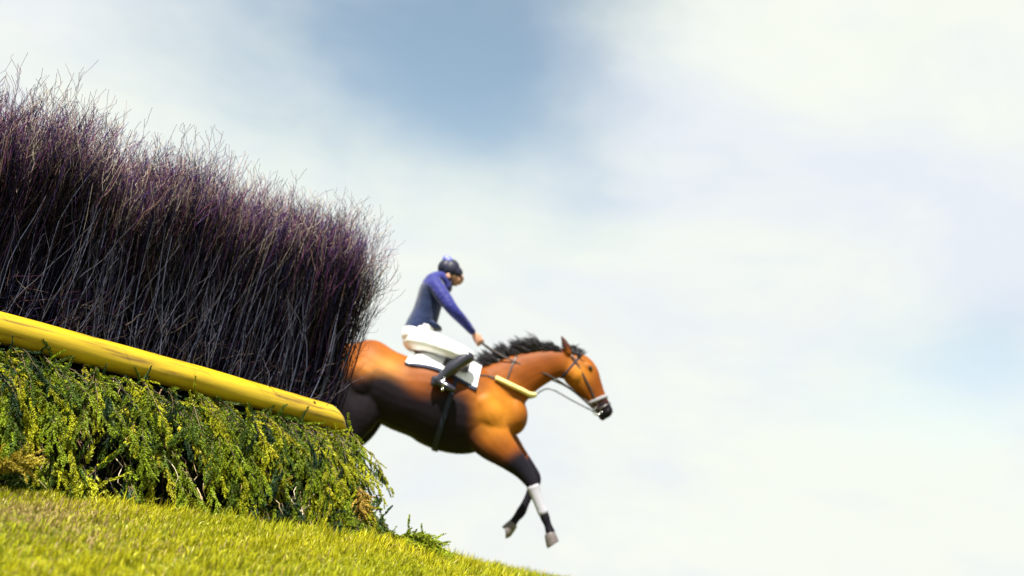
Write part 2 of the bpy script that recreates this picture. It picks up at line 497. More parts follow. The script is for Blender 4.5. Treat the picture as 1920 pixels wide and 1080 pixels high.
# tangled low twigs just above the rail
n = 260
s = rng.uniform(-.1, SEND, n); z0 = 1.03 + rng.random(n) * .22
u = np.linspace(0, 1, 8)[None]; ln = rng.uniform(.06, .25, n)[:, None]; an = rng.normal(.6, .8, n)[:, None]
w = wobble(n, 8, .014)
P = fw(s[:, None] + np.sin(an) * ln * u + w[..., 0], -.09 + rng.random(n)[:, None] * .05 + w[..., 1] * .5, z0[:, None] + np.cos(an) * ln * u)
v, q = tubes(P, np.full((n, 8), .0016) * (1 - .5 * u), 3); c = palt[rng.choice(len(palt), n)] * .25
push(v, q, np.repeat(c, 24, 0))
m_birch = mat('birch_bark', rough=.75, spec=.07, vcol=True)
birch = link('birch_hedge', np_mesh('birch_hedge', np.concatenate(VV), np.concatenate(QQ), np.concatenate(CC)), m_birch)
tag(birch, 'tall dense hedge of upright dark bare birch twigs behind the yellow rail', 'hedge')

# ------------------------------------------------------------------ yellow guard rail
def rail():
    K, n = 90, 36
    V, F = [], []
    s = np.concatenate([[-2.55, -2.545, -2.53], np.linspace(-2.5, 1.86, K), [1.90, 1.918, 1.926, 1.928]])
    rr = np.concatenate([[.05, .062, .068], np.full(K, .0695), [.068, .062, .05, .0]])
    for i, (a, r) in enumerate(zip(s, rr)):
        zz = 1.009 + .006 * math.sin(a * 1.7); tt = .02 + .004 * math.sin(a * 2.3 + 1)
        for j in range(n):
            th = 2 * math.pi * j / n
            q = r * (1 + .022 * math.sin(3 * th + a * 1.1) + .012 * math.sin(5 * th + a * 7) + .008 * math.sin(a * 13 + th * 2))
            sk = .035 * (-math.cos(th)) * (1.4 if i > K - 3 else 0)   # slanting saw cut, longer below
            V.append(fw(a + sk, tt + q * math.sin(th), zz + q * math.cos(th)))
    for i in range(len(s) - 1):
        for j in range(n): F.append((i * n + j, i * n + (j + 1) % n, (i + 1) * n + (j + 1) % n, (i + 1) * n + j))
    F.append(tuple(range(n))[::-1])
    return V, F
m = mat('yellow_rail_paint', (.66, .47, .008), .42, .45)
t = m.node_tree; b = t.nodes['Principled BSDF']
tcn = N(t, 'ShaderNodeTexCoord'); mp = N(t, 'ShaderNodeMapping'); mp.inputs['Rotation'].default_value = (0, 0, -fa)
t.links.new(tcn.outputs['Object'], mp.inputs['Vector'])
mp2 = N(t, 'ShaderNodeMapping'); mp2.inputs['Scale'].default_value = (1.1, 16, 16); t.links.new(mp.outputs[0], mp2.inputs['Vector'])
n1 = N(t, 'ShaderNodeTexNoise'); n1.inputs['Scale'].default_value = 2.2; n1.inputs['Detail'].default_value = 7; n1.inputs['Roughness'].default_value = .62
t.links.new(mp2.outputs[0], n1.inputs['Vector'])
n2 = N(t, 'ShaderNodeTexNoise'); n2.inputs['Scale'].default_value = 5; n2.inputs['Detail'].default_value = 6; t.links.new(mp.outputs[0], n2.inputs['Vector'])
r1 = N(t, 'ShaderNodeValToRGB'); e = r1.color_ramp.elements
e[0].position = .34; e[0].color = (.14, .085, .008, 1); e[1].position = .56; e[1].color = (.40, .275, .005, 1)
x = r1.color_ramp.elements.new(.45); x.color = (.34, .225, .006, 1)
t.links.new(n1.outputs[0], r1.inputs[0])
r2 = N(t, 'ShaderNodeMapRange'); r2.inputs['From Min'].default_value = .55; r2.inputs['From Max'].default_value = .75
r2.inputs['To Max'].default_value = .55
t.links.new(n2.outputs[0], r2.inputs['Value'])
mx = N(t, 'ShaderNodeMix', data_type='RGBA'); mx.inputs[7].default_value = (.26, .15, .012, 1)
t.links.new(r2.outputs[0], mx.inputs[0]); t.links.new(r1.outputs[0], mx.inputs[6]); t.links.new(mx.outputs[2], b.inputs['Base Color'])
bp = N(t, 'ShaderNodeBump'); bp.inputs['Strength'].default_value = .35; bp.inputs['Distance'].default_value = .006
t.links.new(n1.outputs[0], bp.inputs['Height']); t.links.new(bp.outputs[0], b.inputs['Normal'])
railo = link('guard_rail', py_mesh('guard_rail', [rail()]), m)
tag(railo, 'round yellow painted pole lying along the front of the hedge', 'pole')
m_hole = mat('dark_bolt', (.03, .022, .012), .8, .2)
for (px, py) in ((17, 600), (298, 683), (590, 765)):
    s_ = (px - 0) / 636 * 1.944; 
    # solve s along the rail for that pixel column on the camera side of the pole
    best = min(np.linspace(-.2, 1.95, 400), key=lambda q: abs((lambda p: 960 + FPX * ((p - CAM) @ cX) / ((p - CAM) @ cF))(fw(q, .07, 1.05)) - px))
    p = fw(best, .02 + .0685 * math.sin(rad(42)), 1.009 + .0685 * math.cos(rad(42)))
    nn = FN * math.sin(rad(42)) + np.array([0, 0, math.cos(rad(42))])
    v, f = tube1([p - nn * .01, p + nn * .001, p + nn * .0035], [.0075, .0075, .004], 10, 1, ref=FD)
    link('bolt_head', py_mesh('bolt_head', [(v, f)]), m_hole, railo)

# ------------------------------------------------------------------ spruce boughs
def sprig_template(k, nn=64, seed=0):
    """one branchlet along +Z of length 1, hairy with short flat needles"""
    r = np.random.default_rng(seed)
    u = np.sort(r.uniform(.02, 1, nn)); ph = r.uniform(0, 6.28, nn)
    L_ = (.13 + .06 * r.random(nn)) * (1.15 - .55 * u)
    base = np.stack([.10 * np.sin(u * 2.3 + k) * u, .08 * np.sin(u * 3 + k * 2) * u, u], -1)
    d = np.stack([np.cos(ph), .55 * np.sin(ph), np.full(nn, 1.25)], -1); d /= np.linalg.norm(d, axis=1, keepdims=True)
    side = np.cross(d, r.normal(0, 1, (nn, 3))); side /= np.linalg.norm(side, axis=1, keepdims=True)
    wd = .026
    e = base + d * L_[:, None]; mid = base + d * (L_ * .5)[:, None]
    V = np.stack([base - side * wd * .5, mid - side * wd, e, mid + side * wd], 1).reshape(-1, 3)
    Q = np.arange(nn)[:, None] * 4 + np.array([[0, 1, 2, 3]])
    return V, Q
TEMPL = [sprig_template(k, 92, 50 + k) for k in range(7)]
def orient(D, roll):
    D = D / np.linalg.norm(D, axis=1, keepdims=True)
    ref = np.tile(np.array([.2, .9, .35]), (len(D), 1)); X = np.cross(ref, D); X /= np.linalg.norm(X, axis=1, keepdims=True); Y = np.cross(D, X)
    c, s_ = np.cos(roll)[:, None], np.sin(roll)[:, None]
    return np.stack([X * c + Y * s_, -X * s_ + Y * c, D], 2)          # columns
class Boughs:
    def __init__(self): self.V, self.Q, self.C, self.n = [], [], [], 0
    def push(self, v, q, c): self.V.append(v); self.Q.append(q + self.n); self.C.append(c); self.n += len(v)
    def add(self, P, rad0, nb, blen, tone, wood, flat, down=.35):
        """P (N,K,3) axes; nb branchlets per axis; flat (N,3) the sideways direction the spray spreads in"""
        n, K, _ = P.shape
        u = np.linspace(0, 1, K)[None]
        v, q = tubes(P, rad0 * .7 * (1.1 - u) * np.ones((n, 1)), 4); self.push(v, q, np.repeat(wood, K * 4, 0))
        m = n * nb; idx = np.repeat(np.arange(n), nb); fr = np.tile(np.linspace(.06, 1, nb), n) + rng.normal(0, .02, m)
        fr = np.clip(fr, 0, .999); f = fr * (K - 1); i = np.minimum(f.astype(int), K - 2); a = (f - i)[:, None]
        root = P[idx, i] * (1 - a) + P[idx, i + 1] * a
        T = P[idx, i + 1] - P[idx, i]; T /= np.linalg.norm(T, axis=1, keepdims=True)
        sg = np.where(np.tile(np.arange(nb), n) % 2 == 0, 1, -1)[:, None]
        an = rad(34) * (1 - .75 * fr ** 3)[:, None] * rng.uniform(.6, 1.4, m)[:, None]
        D = T * np.cos(an) + flat[idx] * sg * np.sin(an) + rng.normal(0, .13, (m, 3)); D[:, 2] -= down
        ln = blen[idx] * (1.15 - .5 * fr) * rng.uniform(.65, 1.25, m)
        O = orient(D, rng.uniform(0, 6.28, m)); ti = rng.integers(0, len(TEMPL), m)
        tc_ = tone[idx] * rng.uniform(.7, 1.3, m)[:, None]
        for k, (tv, tq) in enumerate(TEMPL):
            sel = np.where(ti == k)[0]
            if not len(sel): continue
            vv = np.einsum('nij,vj->nvi', O[sel] * np.stack([np.maximum(ln[sel], .09)] * 2 + [ln[sel]], 1)[:, None, :], tv) + root[sel][:, None]
            qq = (np.arange(len(sel))[:, None, None] * len(tv) + tq[None]).reshape(-1, 4)
            cv = np.repeat(tc_[sel][:, None], len(tv), 1).copy()
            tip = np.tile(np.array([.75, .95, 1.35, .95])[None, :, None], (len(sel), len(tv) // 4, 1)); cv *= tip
            self.push(vv.reshape(-1, 3), qq, cv.reshape(-1, 3))
    def mesh(self, name): return np_mesh(name, np.concatenate(self.V), np.concatenate(self.Q), np.concatenate(self.C))
GT = .44                                                           # how far out the foot of the apron stands
def foot_z(s, t):
    p = fw(s, t, 0.0); return ground_z(p[..., 0], p[..., 1])
spr_c = np.array([[.13, .175, .007], [.05, .085, .008], [.25, .26, .008], [.014, .034, .012], [.33, .31, .015]])
wood_c = np.array([[.07, .045, .025], [.12, .08, .05], [.04, .03, .02]])
B = Boughs()
def hanging(n, s0, s1, top0, top1, l0, l1, out0, out1, nb, probs, bl=(.09, .16), clump=0.0, endside=False, dim=1.0):
    s = rng.uniform(s0, s1, n)
    if clump:
        cs = rng.uniform(s0, s1, max(3, int(n / 9))); s = cs[rng.integers(0, len(cs), n)] + rng.normal(0, clump, n); s = np.clip(s, s0, s1)
    z0 = rng.uniform(top0, top1, n)
    zg = foot_z(s, np.full(n, GT)) + .02
    depth = lambda z: np.clip((.95 - z) / (.95 - zg if np.ndim(z) == 1 else (.95 - zg)[:, None]), 0, 1)
    K = 9; u = np.linspace(0, 1, K)[None]
    ln = rng.uniform(l0, l1, n)[:, None]; o = rng.uniform(out0, out1, n)[:, None]
    arch = np.sin(np.clip(u * 1.25, 0, 1) * math.pi * .5)
    z = z0[:, None] + .05 * np.sin(np.clip(u * 3, 0, 1) * math.pi) * rng.random(n)[:, None] - ln * u ** 1.15
    z = np.maximum(z, zg[:, None] + .015)
    t = .03 + (GT - .03) * depth(z) ** .8 + o * arch
    ss = s[:, None] + rng.normal(0, .11, n)[:, None] * u + rng.normal(.02, .02, n)[:, None]
    if endside:
        ph = rng.uniform(0, 1, n)[:, None] ** 1.4                   # goes round the end of the fence
        r_ = (t - .03) + .02
        P = fw(SEND - .16 + 1.35 * np.maximum(r_, 0) ** 1.4 * np.sin(ph * 1.5) + .10 * ph, .03 - ph * .9 + r_ * np.cos(ph * 1.5) , z)
    else: P = fw(ss, t, z)
    w = wobble(n, K, .010); P[..., 0] += w[..., 0]; P[..., 1] += w[..., 1]
    tone = spr_c[rng.choice(5, n, p=probs)] * rng.uniform(.75, 1.2, n)[:, None] * dim
    B.add(P, .0035, nb, rng.uniform(*bl, n), tone, wood_c[rng.integers(0, 3, n)], FD + 0.25 * rng.normal(0, 1, (n, 3)))
# inner mass, dimmed to paint in shade between the boughs, then tassels standing proud of it
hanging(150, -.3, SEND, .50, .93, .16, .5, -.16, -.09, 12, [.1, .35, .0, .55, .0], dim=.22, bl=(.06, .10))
hanging(150, -2.4, -.3, .45, .93, .2, .5, -.05, .05, 14, [.3, .3, .1, .25, .05])
hanging(150, -.3, SEND, .86, .94, .12, .30, .03, .12, 20, [.28, .32, .22, .12, .06], bl=(.06, .10))
hanging(60, -.3, SEND, .74, .88, .14, .34, .03, .14, 22, [.34, .2, .34, .02, .10], bl=(.06, .10), clump=.05)
hanging(30, -.3, SEND, .52, .74, .12, .28, .01, .10, 22, [.30, .3, .24, .10, .06], bl=(.05, .10), clump=.04)
hanging(26, -.3, SEND, .60, .92, .25, .50, .03, .12, 34, [.34, .2, .34, .02, .10], bl=(.05, .09))
hanging(60, SEND - .40, SEND - .06, .55, .93, .25, .5, .02, .10, 20, [.34, .2, .28, .08, .10], bl=(.05, .08))
hanging(130, -.3, SEND, .45, .93, .3, .55, .0, .035, 16, [.3, .25, .10, .33, .02], endside=True, bl=(.05, .09))
hanging(45, SEND - .5, SEND - .02, .44, .56, .08, .16, .0, .06, 10, [.3, .3, .1, .28, .02])
# foot: short sprays lying on the turf
hanging(30, -.3, SEND + .05, .42, .50, .05, .12, .0, .08, 9, [.3, .3, .1, .28, .02])
# bare broken ends and brown dry twigs
n = 120
s = rng.uniform(-.3, SEND + .02, n); z0 = rng.uniform(.48, .93, n); K = 8; u = np.linspace(0, 1, K)[None]
zg = foot_z(s, np.full(n, GT)); dp = np.clip((.95 - z0) / (.95 - zg), 0, 1); ln = rng.uniform(.08, .3, n)[:, None]
w = wobble(n, K, .02)
P = fw(s[:, None] + rng.normal(0, .08, n)[:, None] * u + w[..., 0], (.05 + GT * dp)[:, None] + .10 * np.sin(u * 1.6) + w[..., 1] * .6, np.maximum(z0[:, None] - ln * u, zg[:, None] + .01))
v, q = tubes(P, np.full((n, K), .0026) * (1.2 - u), 4)
B.push(v, q, np.repeat(np.array([[.40, .30, .16], [.26, .15, .09], [.5, .42, .30]])[rng.integers(0, 3, n)], K * 4, 0))
# near-black backing sheet behind the boughs, painting in the shade of the gaps
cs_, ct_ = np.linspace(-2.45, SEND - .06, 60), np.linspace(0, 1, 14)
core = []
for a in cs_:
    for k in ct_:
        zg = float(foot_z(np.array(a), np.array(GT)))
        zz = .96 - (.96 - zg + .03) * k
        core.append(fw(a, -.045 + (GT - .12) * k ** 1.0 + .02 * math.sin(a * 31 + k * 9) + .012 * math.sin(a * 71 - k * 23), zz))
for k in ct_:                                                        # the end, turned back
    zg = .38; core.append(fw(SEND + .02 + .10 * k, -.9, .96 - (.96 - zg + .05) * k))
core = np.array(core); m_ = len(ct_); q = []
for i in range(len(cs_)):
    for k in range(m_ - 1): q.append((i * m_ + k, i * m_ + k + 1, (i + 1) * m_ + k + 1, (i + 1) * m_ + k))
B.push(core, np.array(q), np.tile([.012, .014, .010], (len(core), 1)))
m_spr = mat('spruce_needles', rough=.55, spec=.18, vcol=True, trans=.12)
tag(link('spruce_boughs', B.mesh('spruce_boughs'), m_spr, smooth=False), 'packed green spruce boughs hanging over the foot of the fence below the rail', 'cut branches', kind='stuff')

def loose_bough(name, label, pts, nax, blen, tone, width, down=.1, nb=12):
    """a few side axes fanning off one spine laid on the turf"""
    b = Boughs(); pts = catmull(pts, 4); K = 8
    ax = []
    for k in range(nax):
        f = k / max(1, nax - 1); i = int(f * (len(pts) - 2) * .8); p = pts[i]; d = pts[-1] - pts[0]; d = d / np.linalg.norm(d)
        sd_ = np.cross(d, [0, 0, 1]); sg = -1 if k % 2 else 1; a = sg * random.uniform(.15, .6)
        dd = d * math.cos(a) + sd_ * math.sin(a); ln = np.linalg.norm(pts[-1] - p) * random.uniform(.6, 1)
        uu = np.linspace(0, 1, K)[:, None]
        path = p + dd * ln * uu + np.array([0, 0, 1]) * (width * np.sin(uu * math.pi) * random.uniform(.3, 1))
        path[:, 2] = np.maximum(path[:, 2], ground_z(path[:, 0], path[:, 1]) + .02)
        ax.append(path)
    ax = np.array(ax); n = len(ax)
    b.add(ax, .003, nb, np.full(n, blen), np.tile(tone, (n, 1)) * rng.uniform(.7, 1.2, n)[:, None], wood_c[rng.integers(0, 3, n)], np.tile(FD, (n, 1)), down)
    return tag(link(name, b.mesh(name), m_spr, smooth=False), label, 'branch')
def gp(px, py, y, up=.03):
    p = at(px, py, y); p[2] = ground_z(p[0], p[1]) + up; return p
loose_bough('fallen_bough', 'low green spruce branch trailing on the turf at the right end of the fence',
            [gp(715, 985, 6.0, .05), gp(775, 1010, 6.05, .06), gp(845, 1040, 6.1, .03)], 15, .10, np.array([.20, .25, .012]), .05, .05)
def gp2(px, py, y): return at(px, py, y)
loose_bough('fallen_bough', 'yellowed spruce branch end sticking out of the fence foot at the left edge',
            [gp2(-60, 905, 4.45), gp2(0, 885, 4.4), gp2(45, 868, 4.35)], 6, .10, np.array([.34, .27, .03]), .03, 0)
loose_bough('dry_sprig', 'small golden brown dry sprig caught in the spruce near its right end',
            [at(672, 912, 5.86), at(668, 935, 5.84), at(690, 965, 5.82)], 6, .08, np.array([.30, .20, .035]), .03, .15, 7)

# ------------------------------------------------------------------ horse
HY = 9.3
def hn(nodes, dy=0.0):
    """side-view nodes (px, py, half height px, half width m[, y offset]) on the horse's mid plane"""
    out = []
    for nd in nodes:
        px, py, hh, hw = nd[:4]; oy = nd[4] if len(nd) > 4 else 0
        p = at(px, py, HY + oy + dy); D = (p - CAM) @ cF
        out.append((*p, hh * D / FPX, hw))
    return out
trunk = Loft(hn([(643, 690, 48, .16), (677, 702, 70, .245), (715, 719, 66, .27), (755, 737, 71, .28), (800, 745, 83, .30), (850, 762, 87, .29),
                 (895, 772, 80, .255), (935, 779, 57, .21), (962, 778, 38, .14)]), 5, 28)
neck = Loft(hn([(912, 748, 60, .15), (945, 724, 52, .125), (975, 704, 44, .105), (1005, 691, 36, .09), (1035, 682, 30, .078), (1066, 681, 27, .07)]), 5, 20)
head = Loft(hn([(1064, 672, 19, .06), (1078, 688, 31, .085), (1093, 706, 32, .088), (1106, 726, 25, .072), (1117, 744, 19.5, .058),
                (1128, 761, 16.5, .055), (1137, 774, 14, .050)]), 5, 20)
NF = -.13    # near side offset (towards the camera)
fore1 = Loft(hn([(905, 800, 46, .10, NF), (925, 828, 38, .10, NF), (952, 854, 27, .085, NF), (978, 880, 18, .06, NF), (996, 905, 12.5, .045, NF),
                 (1004, 925, 8.5, .034, NF), (1013, 948, 7.5, .030, NF), (1021, 968, 9.5, .036, NF), (1027, 984, 7.5, .032, NF), (1032, 998, 9.5, .042, NF)]), 4, 16)
hoof1 = Loft(hn([(1030, 999, 9, .044, NF), (1033, 1008, 11, .052, NF), (1036.5, 1020, 12, .056, NF), (1037, 1021.5, 12, .056, NF)]), 2, 16, caps=False)
fore2 = Loft(hn([(905, 805, 40, .10, -NF), (938, 828, 34, .09, -NF), (966, 856, 24, .07, -NF), (990, 880, 16, .055, -NF), (1003, 900, 12.5, .045, -NF),
                 (995, 922, 8.5, .032, -NF), (986, 942, 7.5, .030, -NF), (977, 960, 9.5, .036, -NF), (967, 973, 7.5, .032, -NF), (960, 983, 9, .04, -NF)]), 4, 16)
hoof2 = Loft(hn([(963, 981, 8.5, .044, -NF), (957, 988, 10.5, .05, -NF), (949, 997, 11.5, .055, -NF), (948, 998, 11.5, .055, -NF)]), 2, 16, caps=False)
def hind(oy, dx, dy):
    leg = Loft(hn([(675 + dx * .2, 735, 58, .13, oy * .8), (672 + dx * .5, 775, 42, .11, oy), (655 + dx * .8, 812, 26, .075, oy), (628 + dx, 845 + dy, 15, .05, oy), (606 + dx, 868 + dy, 13, .045, oy),
                   (586 + dx, 892 + dy, 9, .034, oy), (566 + dx, 917 + dy, 8, .032, oy), (549 + dx, 936 + dy, 10, .038, oy), (535 + dx, 946 + dy, 8, .034, oy), (524 + dx, 953 + dy, 10, .042, oy)]), 4, 16)
    hf = Loft(hn([(527 + dx, 951 + dy, 10, .045, oy), (518 + dx, 957 + dy, 12, .052, oy), (508 + dx, 966 + dy, 13, .058, oy)]), 3, 16)
    return leg, hf
hind1, hhoof1 = hind(-.13, 0, 0); hind2, hhoof2 = hind(.13, 22, -8)
def ear(oy):
    return Loft(hn([(1066, 662, 7, .028, oy), (1061, 648, 7, .030, oy * 1.15), (1056, 637, 4.5, .016, oy * 1.2), (1052, 629, 1.2, .006, oy * 1.2)]), 3, 10)
def muscle(px, py, rx, ry, rw, oy, ang=0):
    p = at(px, py, HY + oy); D = (p - CAM) @ cF / FPX
    a = rad(ang); d = cX * math.cos(a) - cY * math.sin(a)
    q0, q1 = p - d * rx * D * .6, p + d * rx * D * .6
    return Loft([(*q0, ry * D * .8, rw * .8), (*p, ry * D, rw), (*q1, ry * D * .8, rw * .8)], 4, 14)
parts = [trunk, neck, head, fore1, fore2, hind1, hind2, ear(-.06), ear(.06),
         muscle(917, 778, 44, 30, .10, -.165, 62), muscle(917, 778, 44, 30, .10, .165, 62),
         muscle(690, 712, 40, 44, .12, -.16, 40), muscle(690, 712, 40, 44, .12, .16, 40),
         muscle(1084, 702, 20, 20, .05, -.05, 40), muscle(1084, 702, 20, 20, .05, .05, 40),
         muscle(1104, 688, 8, 6, .02, -.070, 50), muscle(1104, 688, 8, 6, .02, .070, 50),
         muscle(1139, 768, 7, 7, .018, -.036, 60), muscle(1139, 768, 7, 7, .018, .036, 60),
         muscle(1128, 783, 6, 5, .035, 0, 40)]
hme = fuse('horse', [p.geo() for p in parts], .011, 5)
hco = co_of(hme)
proj = hco - CAM; dd = proj @ cF; hpx = 960 + FPX * (proj @ cX) / dd; hpy = 540 - FPX * (proj @ cY) / dd
def near_path(nodes, r0, r1):
    w = np.zeros(len(hco))
    P = catmull([n[:3] for n in nodes], 6)
    for p in P: w = np.maximum(w, 1 - sstep((np.linalg.norm(hco - p, axis=1) - r0) / (r1 - r0)))
    return w
bay = np.array([.14, .036, .004]); lit_gold = np.array([.40, .15, .014]); dark = np.array([.006, .005, .009]); shade_c = np.array([.007, .0045, .007])
lw = near_path(hn([(978, 880, 0, 0, NF), (1004, 925, 0, 0, NF), (1034, 1010, 0, 0, NF)]), .10, .22)
lw = np.maximum(lw, near_path(hn([(1000, 884, 0, 0, -NF), (1011, 900, 0, 0, -NF), (957, 990, 0, 0, -NF)]), .10, .20))
for oy, dx, dy in ((-.13, 0, 0), (.13, 22, -8)):
    lw = np.maximum(lw, near_path(hn([(640 + dx, 830 + dy, 0, 0, oy), (606 + dx, 868 + dy, 0, 0, oy), (510 + dx, 965 + dy, 0, 0, oy)]), .11, .25))
lw = np.maximum(lw, near_path(hn([(1130, 766, 0, 0), (1142, 780, 0, 0)]), .06, .12))
lw = np.maximum(lw, near_path(hn([(1061, 648, 0, 0, -.06), (1052, 629, 0, 0, -.07)]), .03, .06) * .8)
# dark bay coat with painted highlights on croup, shoulder, cheek and painted shade on belly, flank, elbow and inner legs
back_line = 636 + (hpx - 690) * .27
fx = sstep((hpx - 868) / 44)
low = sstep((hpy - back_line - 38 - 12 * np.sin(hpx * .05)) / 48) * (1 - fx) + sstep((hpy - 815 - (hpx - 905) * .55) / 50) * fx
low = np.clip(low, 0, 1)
lit_mask = np.exp(-((hpx - 715) / 36) ** 2 - ((hpy - 695) / 30) ** 2) + np.exp(-((hpx - 930) / 42) ** 2 - ((hpy - 775) / 45) ** 2) + .8 * np.exp(-((hpx - 1085) / 22) ** 2 - ((hpy - 698) / 25) ** 2)
lit_mask = np.clip(lit_mask, 0, 1)[:, None]
c = bay * (1 - lit_mask) + lit_gold * lit_mask
c = c * (1 - low[:, None]) + shade_c * low[:, None]
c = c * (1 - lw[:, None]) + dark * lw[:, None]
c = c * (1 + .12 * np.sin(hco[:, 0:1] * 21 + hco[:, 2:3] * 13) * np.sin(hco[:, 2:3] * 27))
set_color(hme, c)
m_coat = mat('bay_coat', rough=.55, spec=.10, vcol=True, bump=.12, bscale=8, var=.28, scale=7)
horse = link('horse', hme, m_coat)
tag(horse, 'bay racehorse leaping down with outstretched forelegs past the fence end', 'horse')
bvh = BVHTree.FromPolygons([tuple(x) for x in hco.tolist()], [tuple(p.vertices) for p in hme.polygons])
def mir(p): return np.array([p[0], 2 * HY - p[1], p[2]])
def skin(px, py, off=.006, side=-1):
    """the point of the horse's skin seen through a pixel, and its outward direction"""
    d = pdir(px, py); h = bvh.ray_cast(Vector(CAM), Vector(d))
    if h[0] is None:
        p = at(px, py, HY - .05); q = bvh.find_nearest(Vector(p)); h = (q[0], q[1])
    p = np.array(h[0]); n_ = np.array(h[1])
    if n_ @ d > 0: n_ = -n_
    p = p + n_ * off
    if side > 0: p, n_ = mir(p), n_ * np.array([1, -1, 1])
    return p, n_
def onskin(p, off=.006):
    q = bvh.find_nearest(Vector(p)); a = np.array(q[0]); n_ = np.array(q[1])
    return a + n_ * off, n_
m_hoof = mat('hoof_horn', (.09, .075, .075), .45, .5, var=.3, scale=30)
for h in (hoof1, hoof2, hhoof1, hhoof2): link('hoof', fuse('hoof', [h.geo(.003)], .006, 1), m_hoof, horse)
m_wrap = mat('white_bandage', (.27, .27, .31), .8, .2, var=.1, scale=40, bump=.3, bscale=60)
wr = []
for nds in ([(1000, 914, 12.5, .046, NF), (1004, 925, 11, .042, NF), (1013, 948, 10, .039, NF), (1018, 960, 10.5, .040, NF)],):
    link('leg_bandage', fuse('leg_bandage', [Loft(hn(nds), 4, 16).geo()], .006, 3), m_wrap, horse)
m_eye = mat('dark_eye', (.01, .006, .004), .08, .7)
for sgn in (-1, 1):
    p, n_ = skin(1107, 690, -.006, sgn); link('eye', py_mesh('eye', [ball(p, .019)]), m_eye, horse)
m_nos = mat('nostril_skin', (.012, .008, .008), .6, .3)
for sgn in (-1, 1):
    p, n_ = skin(1140, 770, .0, sgn); link('nostril', py_mesh('nostril', [ball(p, .012, 8, (.7, .6, 1.3))]), m_nos, horse)
# hair
m_hair = mat('black_hair', (.014, .012, .017), .42, .5)
def locks(name, roots, dirs, lens, r0, K=7, droop=.25, sides=4, seedamp=.02):
    n = len(roots); u = np.linspace(0, 1, K)[None, :, None]
    D = dirs / np.linalg.norm(dirs, axis=1, keepdims=True)
    P = roots[:, None] + D[:, None] * u * lens[:, None, None] - np.array([0, 0, 1]) * (u ** 2) * (lens * droop)[:, None, None]
    w = wobble(n, K, seedamp); P[..., 2] += w[..., 0]; P[..., 0] += w[..., 1]; P[..., 1] += w[..., 0] * .6
    R = r0 * rng.uniform(.6, 1.3, n)[:, None] * (1 - .93 * np.linspace(0, 1, K)[None] ** 1.3)
    v, q = tubes(P, R, sides, ref=(.13, .95, .2)); return np_mesh(name, v, q)
crest = catmull([(912, 681), (935, 670), (960, 659), (985, 653), (1010, 651), (1035, 651), (1058, 655)], 8)
n = 1100; f = rng.random(n) * (len(crest) - 1.01); i = f.astype(int); a = (f - i)[:, None]; cp = crest[i] * (1 - a) + crest[i + 1] * a
cp = cp + np.array([0, 7.0])
roots = np.array([at(x_, y_, HY + rng.normal(-.005, .02)) for x_, y_ in cp])
back = np.stack([-.85 + .12 * rng.normal(0, 1, n), rng.normal(-.15, .2, n), .42 + .16 * rng.normal(0, 1, n)], -1)
clump = np.sin(cp[:, 0] * .42) + .8 * np.sin(cp[:, 0] * .19 + 2)
ln = rng.uniform(.08, .15, n) * (1 + .28 * clump) * np.where(np.abs(cp[:, 0] - 1015) < 10, 1.35, 1)
link('mane', locks('mane', roots, back, ln, .0085, droop=.1, seedamp=.006), m_hair, horse)
n = 260; tt = rng.random(n)
roots = np.array([at(1062 + 22 * k, 660 - 3 * k + 10 * k * k, HY + rng.normal(0, .03)) for k in tt])
dr = np.stack([rng.normal(-.1, .5, n) + tt * .5, rng.normal(-.1, .4, n), rng.uniform(.45, 1, n)], -1)
link('forelock', locks('forelock', roots, dr, rng.uniform(.05, .11, n), .009, droop=.3, seedamp=.008), m_hair, horse)
n = 420
tb = at(640, 672, HY); roots = tb + rng.normal(0, .018, (n, 3))
dr = np.stack([rng.normal(-1, .12, n), rng.normal(0, .10, n), rng.normal(.12, .12, n)], -1)
link('tail', locks('tail', roots, dr, rng.uniform(.45, .8, n), .006, K=10, droop=.55, seedamp=.03), m_hair, horse)

